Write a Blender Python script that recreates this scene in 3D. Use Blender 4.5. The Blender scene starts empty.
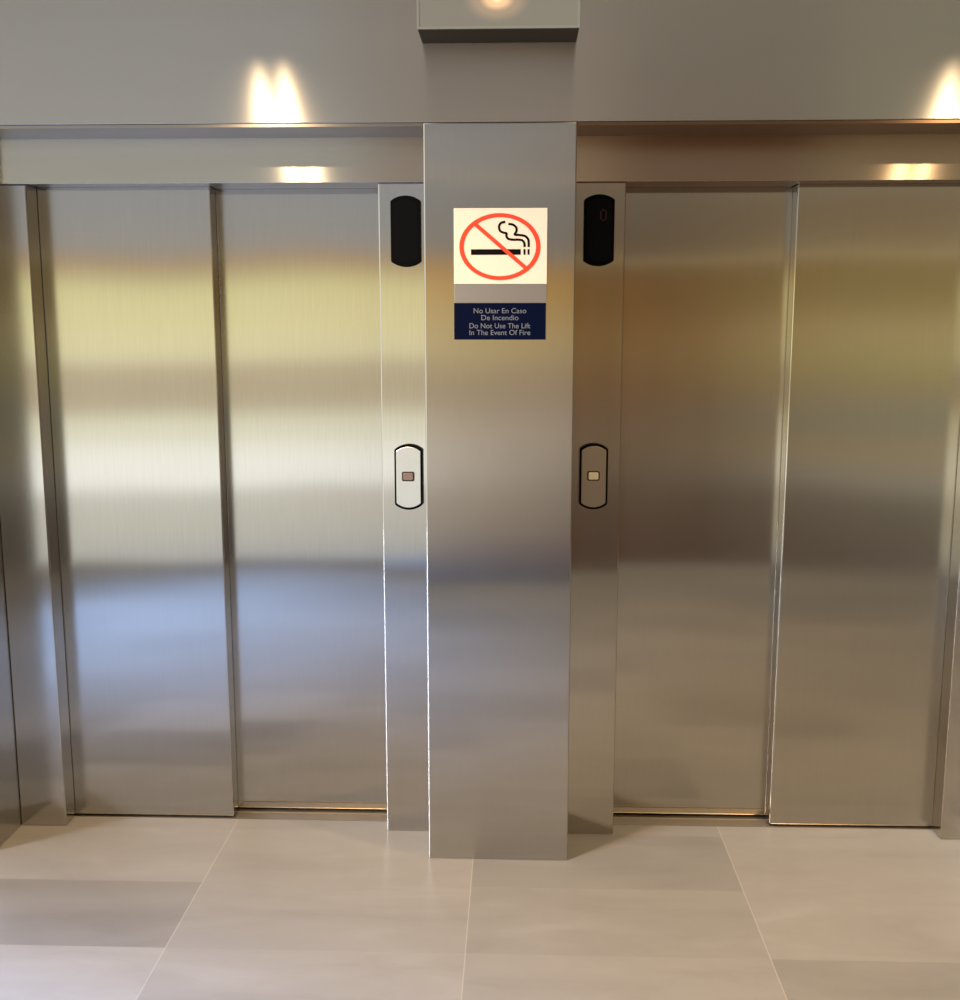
import bpy, bmesh, math
from mathutils import Vector, Matrix

SC = bpy.context.scene
COL = SC.collection
SC.view_settings.view_transform = 'Standard'
SC.view_settings.look = 'None'
SC.view_settings.exposure = 0.0
SC.view_settings.gamma = 1.0
SC.cycles.use_denoising = True
SC.cycles.max_bounces = 10
SC.cycles.glossy_bounces = 6
SC.cycles.diffuse_bounces = 4
SC.cycles.sample_clamp_indirect = 6

# ------------------------------------------------------------ helpers
def lin(c):
    out = []
    for v in c[:3]:
        v = v / 255.0
        out.append(v / 12.92 if v <= 0.04045 else ((v + 0.055) / 1.055) ** 2.4)
    return out

def tag(o, label=None, cat=None, kind=None, group=None):
    if label: o['label'] = label
    if cat: o['category'] = cat
    if kind: o['kind'] = kind
    if group: o['group'] = group
    return o

def link_bm(name, bm, mats, parent=None, smooth=False, loc=(0, 0, 0)):
    me = bpy.data.meshes.new(name)
    bmesh.ops.recalc_face_normals(bm, faces=bm.faces[:])
    bm.to_mesh(me); bm.free()
    if not isinstance(mats, (list, tuple)): mats = [mats]
    for m in mats: me.materials.append(m)
    for p in me.polygons: p.use_smooth = smooth
    o = bpy.data.objects.new(name, me)
    COL.objects.link(o)
    o.location = loc
    if parent: o.parent = parent
    return o

def empty(name, loc):
    o = bpy.data.objects.new(name, None)
    o.empty_display_size = 0.05
    COL.objects.link(o); o.location = loc
    return o

def add_box(bm, x0, x1, y0, y1, z0, z1, mi=0):
    vs = [bm.verts.new((x, y, z)) for x in (x0, x1) for y in (y0, y1) for z in (z0, z1)]
    fs = []
    for idx in ((0, 1, 3, 2), (4, 6, 7, 5), (0, 4, 5, 1), (2, 3, 7, 6), (0, 2, 6, 4), (1, 5, 7, 3)):
        f = bm.faces.new([vs[i] for i in idx]); f.material_index = mi; fs.append(f)
    return vs, fs

def box(name, x0, x1, y0, y1, z0, z1, mat, parent=None, bevel=0.0, seg=2, origin=None):
    """box given in world space; origin (x, y, z) is the parent's place"""
    ox, oy, oz = origin or (0, 0, 0)
    bm = bmesh.new()
    add_box(bm, x0 - ox, x1 - ox, y0 - oy, y1 - oy, z0 - oz, z1 - oz)
    if bevel > 0:
        bmesh.ops.bevel(bm, geom=bm.edges[:], offset=bevel, segments=seg, profile=0.5, affect='EDGES')
    return link_bm(name, bm, mat, parent)

def lozenge(w, h, sag, r=0.0, n=14):
    """outline in XZ, centred: straight sides, bowed top and bottom"""
    pts = []
    hw, hh = w / 2, h / 2
    R = (hw * hw + sag * sag) / (2 * sag)
    a = math.asin(hw / R)
    for i in range(n + 1):
        t = a - 2 * a * i / n
        pts.append((R * math.sin(t), hh - R + R * math.cos(t)))
    for i in range(n + 1):
        t = -a + 2 * a * i / n
        pts.append((R * math.sin(t), -(hh - R + R * math.cos(t))))
    # clip the four corners slightly
    if r > 0:
        out = []
        N = len(pts)
        for i, p in enumerate(pts):
            if i in (0, n, n + 1, N - 1):
                a_, b_ = Vector(pts[i - 1]), Vector(pts[(i + 1) % N]); q = Vector(p)
                d1 = (a_ - q); d2 = (b_ - q)
                d1 = d1.normalized() * min(r, d1.length * .9); d2 = d2.normalized() * min(r, d2.length * .9)
                s, e = q + d1, q + d2
                for k in range(5):
                    t = k / 4
                    m = (1 - t) ** 2 * s + 2 * t * (1 - t) * q + t * t * e
                    out.append((m.x, m.y))
            else: out.append(p)
        pts = out
    return pts

def rrect(w, h, r, n=5):
    pts = []
    for cx, cz, a0 in ((w/2-r, h/2-r, 0), (-w/2+r, h/2-r, 90), (-w/2+r, -h/2+r, 180), (w/2-r, -h/2+r, 270)):
        for i in range(n + 1):
            a = math.radians(a0 + 90 * i / n)
            pts.append((cx + r * math.cos(a), cz + r * math.sin(a)))
    return pts

def prism_bm(pts, y0, y1, bevel=0.0, seg=2):
    """extrude an XZ outline from y0 (front) to y1"""
    bm = bmesh.new()
    a = [bm.verts.new((x, y0, z)) for x, z in pts]
    b = [bm.verts.new((x, y1, z)) for x, z in pts]
    f = bm.faces.new(a); bm.faces.new(b[::-1])
    N = len(pts)
    for i in range(N):
        bm.faces.new((a[i], b[i], b[(i + 1) % N], a[(i + 1) % N]))
    if bevel > 0:
        bm.normal_update()
        es = [e for e in f.edges]
        bmesh.ops.bevel(bm, geom=es, offset=bevel, segments=seg, profile=0.5, affect='EDGES')
    return bm

def strip_bm(points, width, y0, y1):
    """a flat ribbon of constant width along an XZ polyline"""
    bm = bmesh.new()
    P = [Vector(p) for p in points]; L = []
    for i, p in enumerate(P):
        d = (P[min(i + 1, len(P) - 1)] - P[max(i - 1, 0)]).normalized()
        nrm = Vector((-d.y, d.x))
        L.append((p + nrm * width / 2, p - nrm * width / 2))
    rows = [[bm.verts.new((a.x, y0, a.y)), bm.verts.new((b.x, y0, b.y)),
             bm.verts.new((b.x, y1, b.y)), bm.verts.new((a.x, y1, a.y))] for a, b in L]
    for r0, r1 in zip(rows, rows[1:]):
        for k in range(4):
            bm.faces.new((r0[k], r0[(k + 1) % 4], r1[(k + 1) % 4], r1[k]))
    bm.faces.new(rows[0]); bm.faces.new(rows[-1][::-1])
    return bm

def catmull(pts, n=8):
    out = []
    for i in range(len(pts) - 1):
        p0 = Vector(pts[max(i - 1, 0)]); p1 = Vector(pts[i]); p2 = Vector(pts[i + 1]); p3 = Vector(pts[min(i + 2, len(pts) - 1)])
        for k in range(n):
            t = k / n
            q = 0.5 * ((2 * p1) + (-p0 + p2) * t + (2 * p0 - 5 * p1 + 4 * p2 - p3) * t * t + (-p0 + 3 * p1 - 3 * p2 + p3) * t ** 3)
            out.append((q.x, q.y))
    out.append(tuple(pts[-1]))
    return out

# ------------------------------------------------------------ node helpers
class NT:
    def __init__(self, nt):
        self.nt = nt; nt.nodes.clear()
    def n(self, typ, **kw):
        nd = self.nt.nodes.new(typ)
        for k, v in kw.items(): setattr(nd, k, v)
        return nd
    def l(self, a, b): self.nt.links.new(a, b)
    def math(self, op, a, b=None, c=None, clamp=False):
        nd = self.n('ShaderNodeMath', operation=op); nd.use_clamp = clamp
        for i, v in enumerate((a, b, c)):
            if v is None: continue
            if isinstance(v, (int, float)): nd.inputs[i].default_value = v
            else: self.l(v, nd.inputs[i])
        return nd.outputs[0]
    def vmath(self, op, a, b=None):
        nd = self.n('ShaderNodeVectorMath', operation=op)
        for i, v in enumerate((a, b)):
            if v is None: continue
            if isinstance(v, (tuple, list)): nd.inputs[i].default_value = v
            else: self.l(v, nd.inputs[i])
        return nd.outputs[0]
    def mix(self, fac, a, b, blend='MIX'):
        nd = self.n('ShaderNodeMix', data_type='RGBA', blend_type=blend)
        for sock, v in ((nd.inputs[0], fac), (nd.inputs[6], a), (nd.inputs[7], b)):
            if isinstance(v, (int, float)): sock.default_value = v
            elif isinstance(v, (tuple, list)): sock.default_value = tuple(v)[:3] + (1,)
            else: self.l(v, sock)
        return nd.outputs[2]
    def ramp(self, fac, stops, interp='LINEAR'):
        nd = self.n('ShaderNodeValToRGB'); cr = nd.color_ramp; cr.interpolation = interp
        while len(cr.elements) > 1: cr.elements.remove(cr.elements[-1])
        cr.elements[0].position = stops[0][0]; cr.elements[0].color = tuple(stops[0][1]) + (1,)
        for p, c in stops[1:]:
            e = cr.elements.new(p); e.color = tuple(c) + (1,)
        self.l(fac, nd.inputs[0])
        return nd.outputs[0]

def new_mat(name):
    m = bpy.data.materials.new(name); m.use_nodes = True
    return m, NT(m.node_tree)

def steel(name, brush='v', rough=0.2, aniso=1.0, tilt=(0, 0), color=(.54, .535, .52), grain=1.0):
    """brushed stainless steel. brush 'v': grain runs up and down; 'h': sideways.
    tilt: very slight bow of the sheet (added to the normal in X and Z)."""
    m, t = new_mat(name)
    out = t.n('ShaderNodeOutputMaterial'); b = t.n('ShaderNodeBsdfPrincipled')
    t.l(b.outputs[0], out.inputs[0])
    tc = t.n('ShaderNodeTexCoord'); geo = t.n('ShaderNodeNewGeometry')
    mp = t.n('ShaderNodeMapping')
    mp.inputs['Scale'].default_value = (900, 900, 9) if brush == 'v' else (7, 7, 900)
    t.l(geo.outputs['Position'], mp.inputs[0])
    nz = t.n('ShaderNodeTexNoise'); nz.inputs['Scale'].default_value = 1.0; nz.inputs['Detail'].default_value = 2.0
    t.l(mp.outputs[0], nz.inputs['Vector'])
    mp2 = t.n('ShaderNodeMapping'); mp2.inputs['Scale'].default_value = (3, 3, .6) if brush == 'v' else (.6, .6, 5)
    t.l(geo.outputs['Position'], mp2.inputs[0])
    nz2 = t.n('ShaderNodeTexNoise'); nz2.inputs['Scale'].default_value = 1.5; nz2.inputs['Detail'].default_value = 3
    t.l(mp2.outputs[0], nz2.inputs['Vector'])
    f1 = t.math('MULTIPLY_ADD', nz.outputs[0], 0.16 * grain, 1.0 - 0.08 * grain)
    f2 = t.math('MULTIPLY_ADD', nz2.outputs[0], 0.06, 0.97)
    f = t.math('MULTIPLY', f1, f2)
    cm = t.n('ShaderNodeCombineXYZ')
    for i, c in enumerate(color): t.l(t.math('MULTIPLY', f, c), cm.inputs[i])
    t.l(cm.outputs[0], b.inputs['Base Color'])
    b.inputs['Metallic'].default_value = 1.0
    t.l(t.math('MULTIPLY_ADD', nz2.outputs[0], 0.03, rough - 0.015), b.inputs['Roughness'])
    b.inputs['Anisotropic'].default_value = aniso
    if brush == 'v':
        tan = t.vmath('CROSS_PRODUCT', geo.outputs['True Normal'], (0, 0, 1))
        tan = t.vmath('ADD', tan, (1e-4, 0, 0))
    else:
        tan = t.vmath('CROSS_PRODUCT', geo.outputs['True Normal'], (1, 0, 0))
        tan = t.vmath('ADD', tan, (0, 1e-4, 0))
    t.l(t.vmath('NORMALIZE', tan), b.inputs['Tangent'])
    # shallow bow of the sheet metal
    nrm = t.vmath('ADD', geo.outputs['Normal'], (tilt[0], 0, tilt[1]))
    nz3 = t.n('ShaderNodeTexNoise'); nz3.inputs['Scale'].default_value = 1.3; nz3.inputs['Detail'].default_value = 1
    t.l(geo.outputs['Position'], nz3.inputs['Vector'])
    wv = t.vmath('MULTIPLY', t.vmath('SUBTRACT', nz3.outputs[1], (.5, .5, .5)), (.03, 0, .012))
    nrm = t.vmath('NORMALIZE', t.vmath('ADD', nrm, wv))
    t.l(nrm, b.inputs['Normal'])
    return m

def plain(name, rgb, rough=0.5, metallic=0.0, spec=0.5, coat=0.0, noise=0.04, scale=60):
    m, t = new_mat(name)
    out = t.n('ShaderNodeOutputMaterial'); b = t.n('ShaderNodeBsdfPrincipled')
    t.l(b.outputs[0], out.inputs[0])
    c = lin(rgb)
    nz = t.n('ShaderNodeTexNoise'); nz.inputs['Scale'].default_value = scale
    geo = t.n('ShaderNodeNewGeometry'); t.l(geo.outputs['Position'], nz.inputs['Vector'])
    f = t.math('MULTIPLY_ADD', nz.outputs[0], noise * 2, 1 - noise)
    cm = t.n('ShaderNodeCombineXYZ')
    for i in range(3): t.l(t.math('MULTIPLY', f, c[i]), cm.inputs[i])
    t.l(cm.outputs[0], b.inputs['Base Color'])
    b.inputs['Roughness'].default_value = rough; b.inputs['Metallic'].default_value = metallic
    b.inputs['Specular IOR Level'].default_value = spec
    b.inputs['Coat Weight'].default_value = coat; b.inputs['Coat Roughness'].default_value = 0.08
    return m

def emis(name, rgb, strength, rough=.4):
    m, t = new_mat(name)
    out = t.n('ShaderNodeOutputMaterial'); b = t.n('ShaderNodeBsdfPrincipled')
    t.l(b.outputs[0], out.inputs[0])
    b.inputs['Base Color'].default_value = tuple(lin(rgb)) + (1,)
    b.inputs['Emission Color'].default_value = tuple(lin(rgb)) + (1,)
    b.inputs['Emission Strength'].default_value = strength
    b.inputs['Roughness'].default_value = rough
    return m

# ------------------------------------------------------------ camera
PITCH, YAW, F = 0.1581, 0.0336, 1083.2
CAM = (0.0261, -3.15, 1.634)
cd = bpy.data.cameras.new('camera'); cam = bpy.data.objects.new('camera', cd); COL.objects.link(cam)
cd.sensor_fit = 'HORIZONTAL'; cd.sensor_width = 36; cd.lens = F / 960 * 36
cam.location = CAM; cam.rotation_euler = (math.pi / 2 - PITCH, 0, YAW)
cd.clip_start = 0.05
SC.camera = cam

# ------------------------------------------------------------ world: the daylit lobby behind the camera
def te(y):   # tangent of elevation seen mirrored in the steel at this height
    return math.tan(math.atan((500 - y) / F) - PITCH)
E0, E1 = -0.34, 0.40
REF = (.51, .505, .49)
REFR = (.49, .455, .39)
def stops(tab, k=1.0, ref=REF):
    out = []
    for y, c in tab:
        kk = 1 + (k - 1) * min(max((y - 125) / 70.0, 0), 1)
        c = [v / rr * kk for v, rr in zip(lin(c), ref)]
        out.append(((te(y) - E0) / (E1 - E0), c))
    out.sort(key=lambda s: s[0])
    return out
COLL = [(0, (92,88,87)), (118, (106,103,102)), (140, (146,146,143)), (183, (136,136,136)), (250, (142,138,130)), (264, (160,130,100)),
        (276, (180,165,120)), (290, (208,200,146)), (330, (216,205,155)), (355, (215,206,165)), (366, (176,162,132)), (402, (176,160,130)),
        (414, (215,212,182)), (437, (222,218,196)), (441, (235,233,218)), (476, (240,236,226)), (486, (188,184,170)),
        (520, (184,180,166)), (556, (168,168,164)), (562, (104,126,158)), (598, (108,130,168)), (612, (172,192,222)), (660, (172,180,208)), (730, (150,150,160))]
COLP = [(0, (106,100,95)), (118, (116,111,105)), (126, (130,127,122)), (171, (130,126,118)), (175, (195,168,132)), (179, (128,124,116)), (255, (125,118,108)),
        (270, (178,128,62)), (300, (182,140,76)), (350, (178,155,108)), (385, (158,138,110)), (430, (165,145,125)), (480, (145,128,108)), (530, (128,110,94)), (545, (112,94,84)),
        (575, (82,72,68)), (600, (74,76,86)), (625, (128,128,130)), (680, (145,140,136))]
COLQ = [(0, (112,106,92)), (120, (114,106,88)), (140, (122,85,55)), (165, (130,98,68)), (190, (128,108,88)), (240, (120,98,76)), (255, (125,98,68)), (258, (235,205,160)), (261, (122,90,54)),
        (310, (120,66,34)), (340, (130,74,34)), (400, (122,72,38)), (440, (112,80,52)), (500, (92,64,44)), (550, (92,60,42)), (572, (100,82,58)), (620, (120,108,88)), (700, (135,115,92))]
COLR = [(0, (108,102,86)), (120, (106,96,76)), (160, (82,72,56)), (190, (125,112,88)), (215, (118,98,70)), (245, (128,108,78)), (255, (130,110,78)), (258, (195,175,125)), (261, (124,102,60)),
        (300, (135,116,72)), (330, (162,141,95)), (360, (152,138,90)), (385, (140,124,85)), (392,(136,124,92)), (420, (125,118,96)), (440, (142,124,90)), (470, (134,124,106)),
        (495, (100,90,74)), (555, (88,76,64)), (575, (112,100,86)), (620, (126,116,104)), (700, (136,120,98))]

world = bpy.data.worlds.new('lobby_surroundings'); SC.world = world; world.use_nodes = True
w = NT(world.node_tree)
wo = w.n('ShaderNodeOutputWorld'); bg = w.n('ShaderNodeBackground'); w.l(bg.outputs[0], wo.inputs[0])
tc = w.n('ShaderNodeTexCoord')
sx = w.n('ShaderNodeSeparateXYZ'); w.l(tc.outputs['Generated'], sx.inputs[0])
X, Y, Z = sx.outputs
hor = w.math('SQRT', w.math('ADD', w.math('MULTIPLY', X, X), w.math('MULTIPLY', Y, Y)))
tel = w.math('DIVIDE', Z, w.math('MAXIMUM', hor, 0.001))
tt = w.math('DIVIDE', w.math('SUBTRACT', tel, E0), E1 - E0, clamp=True)
az = w.math('MULTIPLY', w.math('ARCTAN2', X, w.math('MULTIPLY', Y, -1.0)), 180 / math.pi)   # 0 = straight behind the camera, + = right
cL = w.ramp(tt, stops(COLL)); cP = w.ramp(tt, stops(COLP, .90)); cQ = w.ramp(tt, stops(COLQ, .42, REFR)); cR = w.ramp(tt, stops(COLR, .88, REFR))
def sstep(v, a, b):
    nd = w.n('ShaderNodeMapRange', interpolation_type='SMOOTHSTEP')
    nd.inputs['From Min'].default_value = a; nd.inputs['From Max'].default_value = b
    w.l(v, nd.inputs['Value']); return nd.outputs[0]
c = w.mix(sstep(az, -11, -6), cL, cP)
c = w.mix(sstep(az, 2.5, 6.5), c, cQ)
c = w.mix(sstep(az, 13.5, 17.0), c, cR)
# far left: dark brown before the window wall begins, then pale daylight side
farl = (1.35, 1.3, 1.12)
c = w.mix(sstep(az, -42, -36), farl, c)
c = w.mix(sstep(az, 38, 50), c, (.17, .105, .055))
# above: ceiling bounce and tall windows to the left
up = w.mix(sstep(az, -20, 20), (.92, .80, .64), (1.0, .78, .48))
c = w.mix(sstep(az, 72, 84), c, (.75, .62, .44))
c = w.mix(sstep(tel, 0.8, 1.4), c, up)
front = sstep(Y, 0.0, 0.2)
c = w.mix(front, c, (.05, .05, .05))
w.l(c, bg.inputs[0]); bg.inputs[1].default_value = 1.0

# ------------------------------------------------------------ materials
M_pillar = steel('brushed_steel_pier', 'v', .14)
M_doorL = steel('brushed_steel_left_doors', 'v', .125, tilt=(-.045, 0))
M_doorR = steel('brushed_steel_right_doors', 'v', .125, tilt=(.030, 0), color=(.52, .485, .415))  # same steel; the browner floor reflection is put into the colour
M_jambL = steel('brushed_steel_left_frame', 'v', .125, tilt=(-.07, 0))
M_jambR = steel('brushed_steel_right_frame', 'v', .125, tilt=(.055, 0), color=(.52, .485, .415))  # warm reflection tinted into the colour, as on the right doors
M_header = steel('brushed_steel_bulkhead', 'h', .25, 1.0, grain=.6)
M_lintel = steel('brushed_steel_lintel', 'h', .19, 1.0, grain=.6)
M_lintelR = steel('brushed_steel_lintel_right', 'h', .19, 1.0, grain=.6, color=(.50, .41, .32))  # same steel as the left lintel, brown reflection put into its colour
M_soffit_shadeL = steel('steel_soffit_shade_left', 'h', .30, .8, color=(.40, .37, .34))  # steel darkened in its base colour to stand for underside shade
M_soffit_shadeR = steel('steel_soffit_shade_right', 'h', .30, .8, color=(.26, .17, .11))  # underside shade and brown reflection put into the steel colour
M_sill = steel('ribbed_aluminium_sill', 'h', .35, .5, color=(.55, .47, .38))
M_dark = plain('shaft_shadow', (12, 12, 12), .9, spec=.1)
M_black = plain('black_plastic', (4, 4, 4), .6, spec=.05, noise=.02)
M_lens = plain('smoked_black_lens', (4, 4, 5), .4, spec=.08, noise=.02)

# ------------------------------------------------------------ dimensions
Z1, Z2 = 2.1995, 2.0602
Y2, Y3, Y4 = 0.1805, 0.2574, 0.3197
XpL, XpR, XjL, XjR = -0.2394, 0.1914, -0.3913, 0.3484
XfL, XfR, Xw, Xv = -1.4581, 1.4019, -1.6098, 1.5530
XdL, XdR = -0.9182, 0.8717

# ------------------------------------------------------------ floor
XtA, S, YT, T = -0.902, 0.8006, -0.1688, 0.346
bm = bmesh.new()
tone = bm.loops.layers.color.new('tone')
xs = [-4.2, ] + [XtA + S * k for k in range(-4, 7)] + [4.2]
ys = [YT + T * k for k in range(-10, 2)] + [0.249]
ys = sorted(set(ys))
ys = [y for y in ys if y <= 0.2491]
import random
rnd = random.Random(5)
special = {(-1, 0): 1.0, (0, 0): 1.0, (1, 0): .92, (2, 0): 1.0, (-1, -1): .90, (0, -1): .98, (1, -1): .96, (2, -1): 1.0, (-1, 1): 1.0, (0, 1): 1.0, (1, 1): .95, (2, 1): 1.0,
           (-1, -2): 1.06, (0, -2): 1.01, (1, -2): 1.0, (2, -2): .92}
xs = [XtA + S * k for k in range(-5, 7)]
for i in range(len(xs) - 1):
    for j in range(len(ys) - 1):
        xa, xb, ya, yb = xs[i], xs[i + 1], ys[j], ys[j + 1]
        f = bm.faces.new([bm.verts.new(p) for p in ((xa, ya, 0), (xb, ya, 0), (xb, yb, 0), (xa, yb, 0))])
        col = i - 5; row = math.floor(((ya + yb) / 2 - YT) / T)
        v = special.get((col, row), rnd.uniform(.93, 1.04))
        for lp in f.loops: lp[tone] = (v / 1.25, ((col * 31 + row * 17) % 97) / 97, 0, 1)
bmesh.ops.remove_doubles(bm, verts=bm.verts[:], dist=1e-5)
mf, t = new_mat('marble_floor_tiles')
out = t.n('ShaderNodeOutputMaterial'); b = t.n('ShaderNodeBsdfPrincipled'); t.l(b.outputs[0], out.inputs[0])
geo = t.n('ShaderNodeNewGeometry'); at = t.n('ShaderNodeVertexColor'); at.layer_name = 'tone'
sp = t.n('ShaderNodeSeparateXYZ'); t.l(geo.outputs['Position'], sp.inputs[0])
sc_ = t.n('ShaderNodeSeparateColor'); t.l(at.outputs[0], sc_.inputs[0])
off = t.n('ShaderNodeCombineXYZ'); t.l(t.math('MULTIPLY', sc_.outputs[1], 37.0), off.inputs[0]); t.l(t.math('MULTIPLY', sc_.outputs[1], 19.0), off.inputs[1])
mp = t.n('ShaderNodeMapping'); mp.inputs['Scale'].default_value = (1.2, 4.5, 1); mp.inputs['Rotation'].default_value = (0, 0, .12)
t.l(t.vmath('ADD', geo.outputs['Position'], off.outputs[0]), mp.inputs[0])
nz = t.n('ShaderNodeTexNoise'); nz.inputs['Scale'].default_value = 1.6; nz.inputs['Detail'].default_value = 6; nz.inputs['Roughness'].default_value = .6; nz.inputs['Distortion'].default_value = .8
t.l(mp.outputs[0], nz.inputs['Vector'])
n2 = t.n('ShaderNodeTexNoise'); n2.inputs['Scale'].default_value = 22; n2.inputs['Detail'].default_value = 4
t.l(geo.outputs['Position'], n2.inputs['Vector'])
vein = t.ramp(nz.outputs[0], [(.25, lin((146, 139, 130))), (.45, lin((154, 147, 138))), (.58, lin((157, 150, 141))), (.75, lin((163, 156, 148)))])
fac = t.math('MULTIPLY', t.math('MULTIPLY', sc_.outputs[0], 1.25), t.math('MULTIPLY_ADD', n2.outputs[0], .06, .97))
tn = t.n('ShaderNodeVectorMath', operation='SCALE'); t.l(vein, tn.inputs[0]); t.l(fac, tn.inputs['Scale'])
def joint(sock, o, s, wd):
    fr = t.math('FRACT', t.math('DIVIDE', t.math('SUBTRACT', sock, o), s))
    d = t.math('MULTIPLY', t.math('MINIMUM', fr, t.math('SUBTRACT', 1.0, fr)), s)
    return t.math('LESS_THAN', d, wd)
jx = joint(sp.outputs[0], XtA - 20 * S, S, .0014); jy = joint(sp.outputs[1], YT - 40 * T, T, .0012)
c1 = t.mix(t.math('MULTIPLY', jy, .25), tn.outputs[0], lin((136, 128, 118)))
c2 = t.mix(t.math('MULTIPLY', jx, .42), c1, lin((184, 174, 160)))
t.l(c2, b.inputs['Base Color'])
t.l(t.math('MULTIPLY_ADD', nz.outputs[0], .12, .26), b.inputs['Roughness'])
b.inputs['Specular IOR Level'].default_value = .4
fl = link_bm('floor', bm, mf)
tag(fl, 'beige marble tiled floor in front of the lift doors', 'floor', 'structure')

# ------------------------------------------------------------ steel wall cladding
def lintel(name, label, x0, x1, fx0, fx1, mat):
    bm = bmesh.new()
    add_box(bm, x0, x1, Y2, Y3 - .004, Z2 + .0005, Z1 - .0006)
    bmesh.ops.bevel(bm, geom=bm.edges[:], offset=.0015, segments=2, profile=.5, affect='EDGES')
    add_box(bm, fx0, fx1, Y3 - .004, Y4 - .003, Z2 + .0005, Z1 - .0006)
    bm.normal_update()
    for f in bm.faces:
        if f.normal.z < -.9: f.material_index = 1  # undersides take the darker steel, shading put into its colour
    return tag(link_bm(name, bm, [mat, M_soffit_shadeL if mat is M_lintel else M_soffit_shadeR]), label, 'lintel', 'structure')
def wall(name, label, cat, *a, **k):
    return tag(box(name, *a, **k), label, cat, 'structure')
BV = .0040
wall('wall_center', 'brushed steel pier between the two lifts, full height to the bulkhead', 'pier', XpL, XpR, 0, .40, 0, Z1, M_pillar, bevel=BV)
wall('wall_left', 'brushed steel pier at the left edge beside the left lift', 'pier', Xw - .43, Xw, 0, .40, 0, Z1, M_pillar, bevel=BV)
wall('wall_right', 'brushed steel pier beyond the right lift', 'pier', Xv, Xv + .43, 0, .40, 0, Z1, M_pillar, bevel=BV)
wall('wall_top', 'wide brushed steel bulkhead above both lifts', 'bulkhead', Xw - .43, Xv + .43, 0, .40, Z1 + .0005, 3.0, M_header, bevel=.002)
wall('light_block_back', 'unseen dark backing added behind the doors to block light', 'wall', Xw - .43, Xv + .43, .42, .48, 0, 3.0, M_dark)  # added sheet, keeps surrounding light from leaking through the door gaps
g = .0006
lintel('trim_1', 'brushed steel lintel strip over the left lift doors', Xw + g, XpL - g, XdL + .004, XpL - g, M_lintel)
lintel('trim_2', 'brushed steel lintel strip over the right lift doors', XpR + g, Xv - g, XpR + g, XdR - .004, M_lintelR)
wall('trim_7', 'narrow soffit strip, shade in its colour, under the bulkhead over the left lift', 'soffit', Xw + g, XpL - g, .004, Y2 - .0005, Z1 - .009, Z1 - g, M_soffit_shadeL)
wall('trim_8', 'narrow soffit strip, brown shade in its colour, under the bulkhead over the right lift', 'soffit', XpR + g, Xv - g, .004, Y2 - .0005, Z1 - .009, Z1 - g, M_soffit_shadeR)
wall('trim_3', 'steel jamb at the far left of the left lift doors', 'door jamb', Xw + g, XfL, Y2, Y3 - .002, 0, Z2, M_jambL, bevel=BV)
wall('trim_4', 'steel jamb strip left of the central pier, holding a call panel', 'door jamb', XjL, XpL - g, Y2, Y3 - .002, 0, Z2, M_jambL, bevel=BV)
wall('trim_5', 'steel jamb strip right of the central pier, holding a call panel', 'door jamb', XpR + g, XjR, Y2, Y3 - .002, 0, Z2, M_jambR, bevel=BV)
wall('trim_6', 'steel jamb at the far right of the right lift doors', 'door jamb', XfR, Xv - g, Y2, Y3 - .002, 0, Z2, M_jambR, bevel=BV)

# ------------------------------------------------------------ lift doors
def lift_door(name, label, x_out, x_mid, x_in, mat, sgn):
    """x_out: hidden outer end of the near panel, x_mid: its visible leading edge, x_in: hidden inner end of the far panel"""
    cx = (x_out + x_in) / 2
    org = (cx, Y3, 0)
    e = empty(name, org); tag(e, label, 'lift doors', 'structure')
    a, c_ = sorted((x_out, x_mid))
    p = box('door_panel', a, c_, Y3, Y4 - .003, .007, 2.14, mat, e, BV, origin=org)
    p['label'] = 'nearer sliding panel, overlapping the other'
    a, c_ = sorted((x_mid - sgn * .12, x_in))
    q = box('door_panel', a, c_, Y4, Y4 + .040, .009, 2.14, mat, e, BV, origin=org)
    q['label'] = 'recessed sliding panel next to the central pier'
    # ribbed threshold
    bm = bmesh.new()
    s0, s1 = sorted((x_out, x_in))
    add_box(bm, s0 - cx, s1 - cx, -.0080, .148, -.010, .0005)
    for ya, yb in ((-.0080, -.004), (.046, .049)):
        add_box(bm, s0 - cx, s1 - cx, ya, yb, .0005, .0022)
    link_bm('door_sill', bm, M_sill, e)
    return e
lift_door('door_1', 'left lift, pair of brushed steel sliding doors left of the central pier', -1.53, XdL, -.30, M_doorL, 1)
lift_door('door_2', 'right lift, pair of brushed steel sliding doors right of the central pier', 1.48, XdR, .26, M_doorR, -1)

# ------------------------------------------------------------ floor indicators
M_red = emis('dim_red_digit', (58, 8, 11), .05)
def indicator(loc, label, lit):
    e = empty('floor_indicator', loc); tag(e, label, 'lift indicator')
    e['group'] = 'black floor indicators over the call panels'
    link_bm('housing', prism_bm(lozenge(.0905, .2085, .0155, .004), -.011, 0, .0035, 3), M_black, e)
    link_bm('display_lens', prism_bm(lozenge(.074, .186, .012, .003), -.0122, -.0102, .0008, 1), M_lens, e)
    if lit:
        bm = bmesh.new()
        for (x, z) in [(i, j) for i in range(4) for j in range(7) if (i in (0, 3)) != (j in (0, 6))]:
            cx, cz = .004 + (x - 0) * .0052, .029 + z * .0048
            add_box(bm, cx - .0017, cx + .0017, -.0128, -.0120, cz - .0017, cz + .0017)
        link_bm('red_digit', bm, M_red, e)
    return e
indicator((-.3085, Y2, 1.918), 'black rounded floor indicator on the steel jamb left of the central pier, unlit', False)
indicator((.2695, Y2, 1.9194), 'black rounded floor indicator on the jamb right of the central pier, faint red digit', True)

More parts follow.
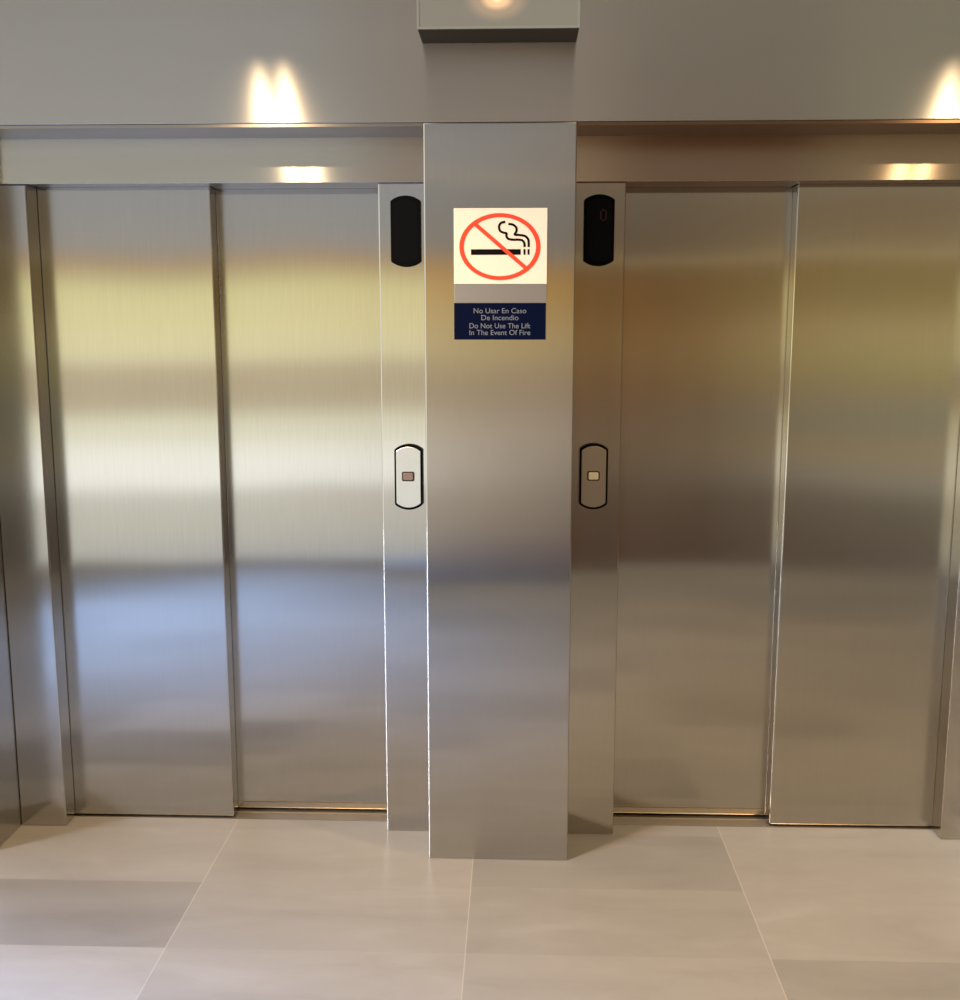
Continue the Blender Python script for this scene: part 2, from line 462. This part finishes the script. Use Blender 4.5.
# ------------------------------------------------------------ call panels
M_plateL = steel('satin_call_plate_light', 'v', .32, .3, tilt=(-.10, .02), color=(.72, .73, .72), grain=.2)
M_plateR = steel('satin_call_plate_dark', 'v', .28, .6, tilt=(.08, 0), color=(.46, .39, .31), grain=.3)
M_btnL = plain('bronze_button', (128, 106, 96), .4, metallic=.3)
M_btnR = plain('cream_button', (205, 196, 165), .35)
M_rim = plain('dark_button_rim', (58, 50, 42), .35, metallic=.5)
def call_panel(loc, label, mp_, mb):
    e = empty('call_panel', loc); tag(e, label, 'call panel'); e['group'] = 'lift call panels beside the central pier'
    link_bm('housing', prism_bm(lozenge(.0865, .2045, .0165, .004), -.014, 0, .001, 1), M_black, e)
    link_bm('face_plate', prism_bm(lozenge(.0752, .1900, .0140, .002), -.0165, -.0135, .001, 2), mp_, e)
    bt = empty('call_button', (-.0008, -.0165, .0030)); bt.parent = e
    link_bm('button_rim', prism_bm(rrect(.0385, .0300, .005), -.0020, .0002, .0006, 1), M_rim, bt)
    link_bm('button_cap', prism_bm(rrect(.0300, .0225, .0035), -.0045, -.0019, .001, 2), mb, bt)
    return e
call_panel((-.3072, Y2, 1.1750), 'silver call panel with one square bronze button, on the jamb left of the central pier', M_plateL, M_btnL)
call_panel((.2650, Y2, 1.1795), 'brownish call panel with one square cream button, on the jamb right of the central pier', M_plateR, M_btnR)

# ------------------------------------------------------------ wall sign
M_white = plain('warm_white_acrylic', (236, 214, 186), .5, noise=.01)
M_navy = plain('navy_panel', (3, 9, 34), .6, spec=.05, noise=.03)
M_silver = steel('sign_silver_strip', 'h', .35, .6, color=(.66, .63, .60), grain=.2)
M_redring = plain('prohibition_red', (226, 72, 46), .6, spec=.1, noise=.02)
M_ink = plain('black_ink', (16, 10, 8), .7, spec=.05, noise=.02)
M_text = plain('pale_lettering', (112, 114, 120), .6, spec=.1, noise=.02)
SO = (-.0215, 0.0, 1.7810)
sg = empty('lift_sign', SO)
tag(sg, 'no smoking sign above a navy fire notice, mounted on the central steel pier', 'sign')
def sbox(name, x0, x1, z0, z1, y0, y1, mat, par=sg, off=(0, 0, 0)):
    return box(name, x0, x1, y0, y1, z0, z1, mat, par, .0006, 1, origin=(SO[0] + off[0], off[1], SO[2] + off[2]))
sbox('backing_plate', -.1525, .1095, 1.5995, 1.9640, -.0085, -.0004, M_silver)
pn = sbox('pictogram_panel', -.1533, .1103, 1.7555, 1.9653, -.0115, -.0085, M_white)
# pictogram children, flat on the white panel (local = sign's local, panel sits at its origin)
RX, RZ, W = .1147, .0925, .0125
cx, cz = -.0233 - SO[0], 1.8590 - SO[2]
bm = bmesh.new(); n = 72; rings = []
for i in range(n):
    a = 2 * math.pi * i / n
    rings.append([bm.verts.new((cx + rx * math.cos(a), yy, cz + rz * math.sin(a))) for rx, rz, yy in
                  ((RX, RZ, -.0125), (RX - W, RZ - W * .88, -.0125), (RX - W, RZ - W * .88, -.0115), (RX, RZ, -.0115))])
for i in range(n):
    a, b_ = rings[i], rings[(i + 1) % n]
    for k in range(4): bm.faces.new((a[k], a[(k + 1) % 4], b_[(k + 1) % 4], b_[k]))
link_bm('prohibition_ring', bm, M_redring, pn)
K = (RX - W * .5), (RZ - W * .44)
def onring(deg): return (cx + K[0] * math.cos(math.radians(deg)), cz + K[1] * math.sin(math.radians(deg)))
link_bm('prohibition_bar', strip_bm([onring(132), onring(-45)], .0108, -.01285, -.0115), M_redring, pn)
def px(x, y):  # sign drawing grid (one unit = one sixth of a centimetre-ish) -> local metres
    return (-.1533 + (x - 90) / 600 * .2636 - SO[0], 1.9653 - (y - 88) / 490 * .2098 - SO[2])
def rect_pts(x0, y0, x1, y1): return [px(x0, y0), px(x1, y0), px(x1, y1), px(x0, y1)]
for nm, r in (('cigarette', (200, 352, 520, 388)), ('filter_mark', (538, 352, 551, 388)), ('filter_mark', (564, 352, 577, 388))):
    link_bm(nm, prism_bm(rect_pts(*r), -.0122, -.0115), M_ink, pn)
s1 = catmull([px(*q) for q in ((420, 176), (392, 184), (380, 208), (388, 234), (410, 246), (428, 250), (428, 268), (440, 285), (470, 291), (505, 291), (530, 296), (543, 314), (545, 338))])
s2 = catmull([px(*q) for q in ((440, 190), (468, 194), (490, 212), (492, 236), (482, 258), (512, 261), (548, 268), (568, 290), (571, 314), (571, 338))])
for s_ in (s1, s2): link_bm('smoke_line', strip_bm(s_, .0064, -.0122, -.0115), M_ink, pn)
np_ = sbox('notice_panel', -.1535, .1085, 1.5990, 1.7025, -.0115, -.0085, M_navy)
def text_mesh(s, width, zc, height):
    cu = bpy.data.curves.new('t', 'FONT'); cu.body = s; cu.align_x = 'CENTER'; cu.size = 1; cu.extrude = 0.0
    o = bpy.data.objects.new('t', cu); COL.objects.link(o)
    dg = bpy.context.evaluated_depsgraph_get()
    me = bpy.data.meshes.new_from_object(o.evaluated_get(dg))
    bpy.data.objects.remove(o); bpy.data.curves.remove(cu)
    me.name = 'notice_lettering'
    xs_ = [v.co.x for v in me.vertices]
    x0, x1 = min(xs_), max(xs_)
    sx_ = width / (x1 - x0); mx = (x0 + x1) / 2
    sz = height / .70          # cap height
    for v in me.vertices:
        x, y = v.co.x, v.co.y
        v.co = ((x - mx) * sx_ + (-.0225 - SO[0]), -.0119, y * sz + zc - height / 2 - SO[2])
    me.materials.clear(); me.materials.append(M_text)
    ob = bpy.data.objects.new('notice_lettering', me); COL.objects.link(ob); ob.parent = np_
    return ob
text_mesh('No Usar En Caso', .150, 1.6810, .0145)
text_mesh('De Incendio', .106, 1.6615, .0145)
text_mesh('Do Not Use The Lift', .174, 1.6385, .0145)
text_mesh('In The Event Of Fire', .174, 1.6195, .0145)

# ------------------------------------------------------------ light box on the bulkhead
mg, t = new_mat('frosted_diffuser')
out = t.n('ShaderNodeOutputMaterial'); b = t.n('ShaderNodeBsdfPrincipled'); t.l(b.outputs[0], out.inputs[0])
b.inputs['Base Color'].default_value = tuple(lin((132, 126, 110))) + (1,)
b.inputs['Roughness'].default_value = .45
tco = t.n('ShaderNodeTexCoord')
dst = t.vmath('MULTIPLY', t.vmath('SUBTRACT', tco.outputs['Object'], (-.003, 0, -.020)), (1.0, 0, 1.5))
ln = t.n('ShaderNodeVectorMath', operation='LENGTH'); t.l(dst, ln.inputs[0])
gl = t.ramp(t.math('MULTIPLY', ln.outputs['Value'], 8.0), [(0, (1, .62, .30)), (.18, (.62, .33, .14)), (.40, (.14, .07, .03)), (.75, (0, 0, 0))], 'EASE')
t.l(gl, b.inputs['Emission Color']); b.inputs['Emission Strength'].default_value = 1.3
M_lbframe = plain('pale_grey_frame', (140, 136, 120), .45)
M_lbside = plain('olive_grey_housing', (62, 53, 40), .6, spec=.1)
LO = (-.0271, 0, 2.502)
lb = empty('emergency_light', LO)
tag(lb, 'pale rectangular light box on the bulkhead above the pier, cut by the top edge', 'light fixture')
HX, HZ = .2138, .0936
box('housing', LO[0] - HX + .001, LO[0] + HX - .001, -.144, -.0006, LO[2] - HZ + .0005, LO[2] + HZ - .0005, M_lbside, lb, .002, 1, origin=LO)
bm = bmesh.new()
fo = [(-HX, -HZ), (HX, -HZ), (HX, HZ), (-HX, HZ)]
fi = [(-HX + .006, -HZ + .006), (HX - .006, -HZ + .006), (HX - .006, HZ - .006), (-HX + .006, HZ - .006)]
vo = [bm.verts.new((x, -.150, z)) for x, z in fo]; vi = [bm.verts.new((x, -.150, z)) for x, z in fi]
vb = [bm.verts.new((x, -.144, z)) for x, z in fo]; vib = [bm.verts.new((x, -.144, z)) for x, z in fi]
for k in range(4):
    j = (k + 1) % 4
    bm.faces.new((vo[k], vo[j], vi[j], vi[k])); bm.faces.new((vo[k], vb[k], vb[j], vo[j])); bm.faces.new((vi[k], vi[j], vib[j], vib[k]))
    bm.faces.new((vb[k], vib[k], vib[j], vb[j]))
link_bm('frame', bm, M_lbframe, lb)
dbm = bmesh.new(); add_box(dbm, -HX + .006, HX - .006, -.149, -.144, -HZ + .006, HZ - .006)
link_bm('diffuser', dbm, mg, lb)

# ------------------------------------------------------------ lamps
def spot(name, loc, target, power, size, blend, color, radius):
    ld = bpy.data.lights.new(name, 'SPOT'); ld.energy = power; ld.spot_size = math.radians(size); ld.spot_blend = blend
    ld.color = color; ld.shadow_soft_size = radius
    o = bpy.data.objects.new(name, ld); COL.objects.link(o); o.location = loc
    d = Vector(target) - Vector(loc); o.rotation_euler = d.to_track_quat('-Z', 'Y').to_euler()
    return o
WARM = (1, .72, .42)
for cx_, tw in ((-.86, .045), (1.60, .045)):
    for s_ in (-1, 1):
        spot('downlight_lamp', (cx_ + s_ * tw, -.90, 2.62), (cx_ + s_ * tw, -.86, 0), 90, 150, 1.0, WARM, .012)

sun = bpy.data.lights.new('daylight', 'SUN'); sun.energy = 3.6; sun.angle = math.radians(10); sun.color = (.84, .88, 1.0)
so = bpy.data.objects.new('daylight', sun); COL.objects.link(so)
so.rotation_euler = Vector((1, .72, -.52)).to_track_quat('-Z', 'Y').to_euler()

# unseen cool spot, added to throw bluish daylight on the left lobby floor
spot('added_cool_spot', (-5.2, -2.6, 4.0), (-2.0, -2.0, 0), 8200, 36, 1.0, (.26, .48, 1.0), .5)
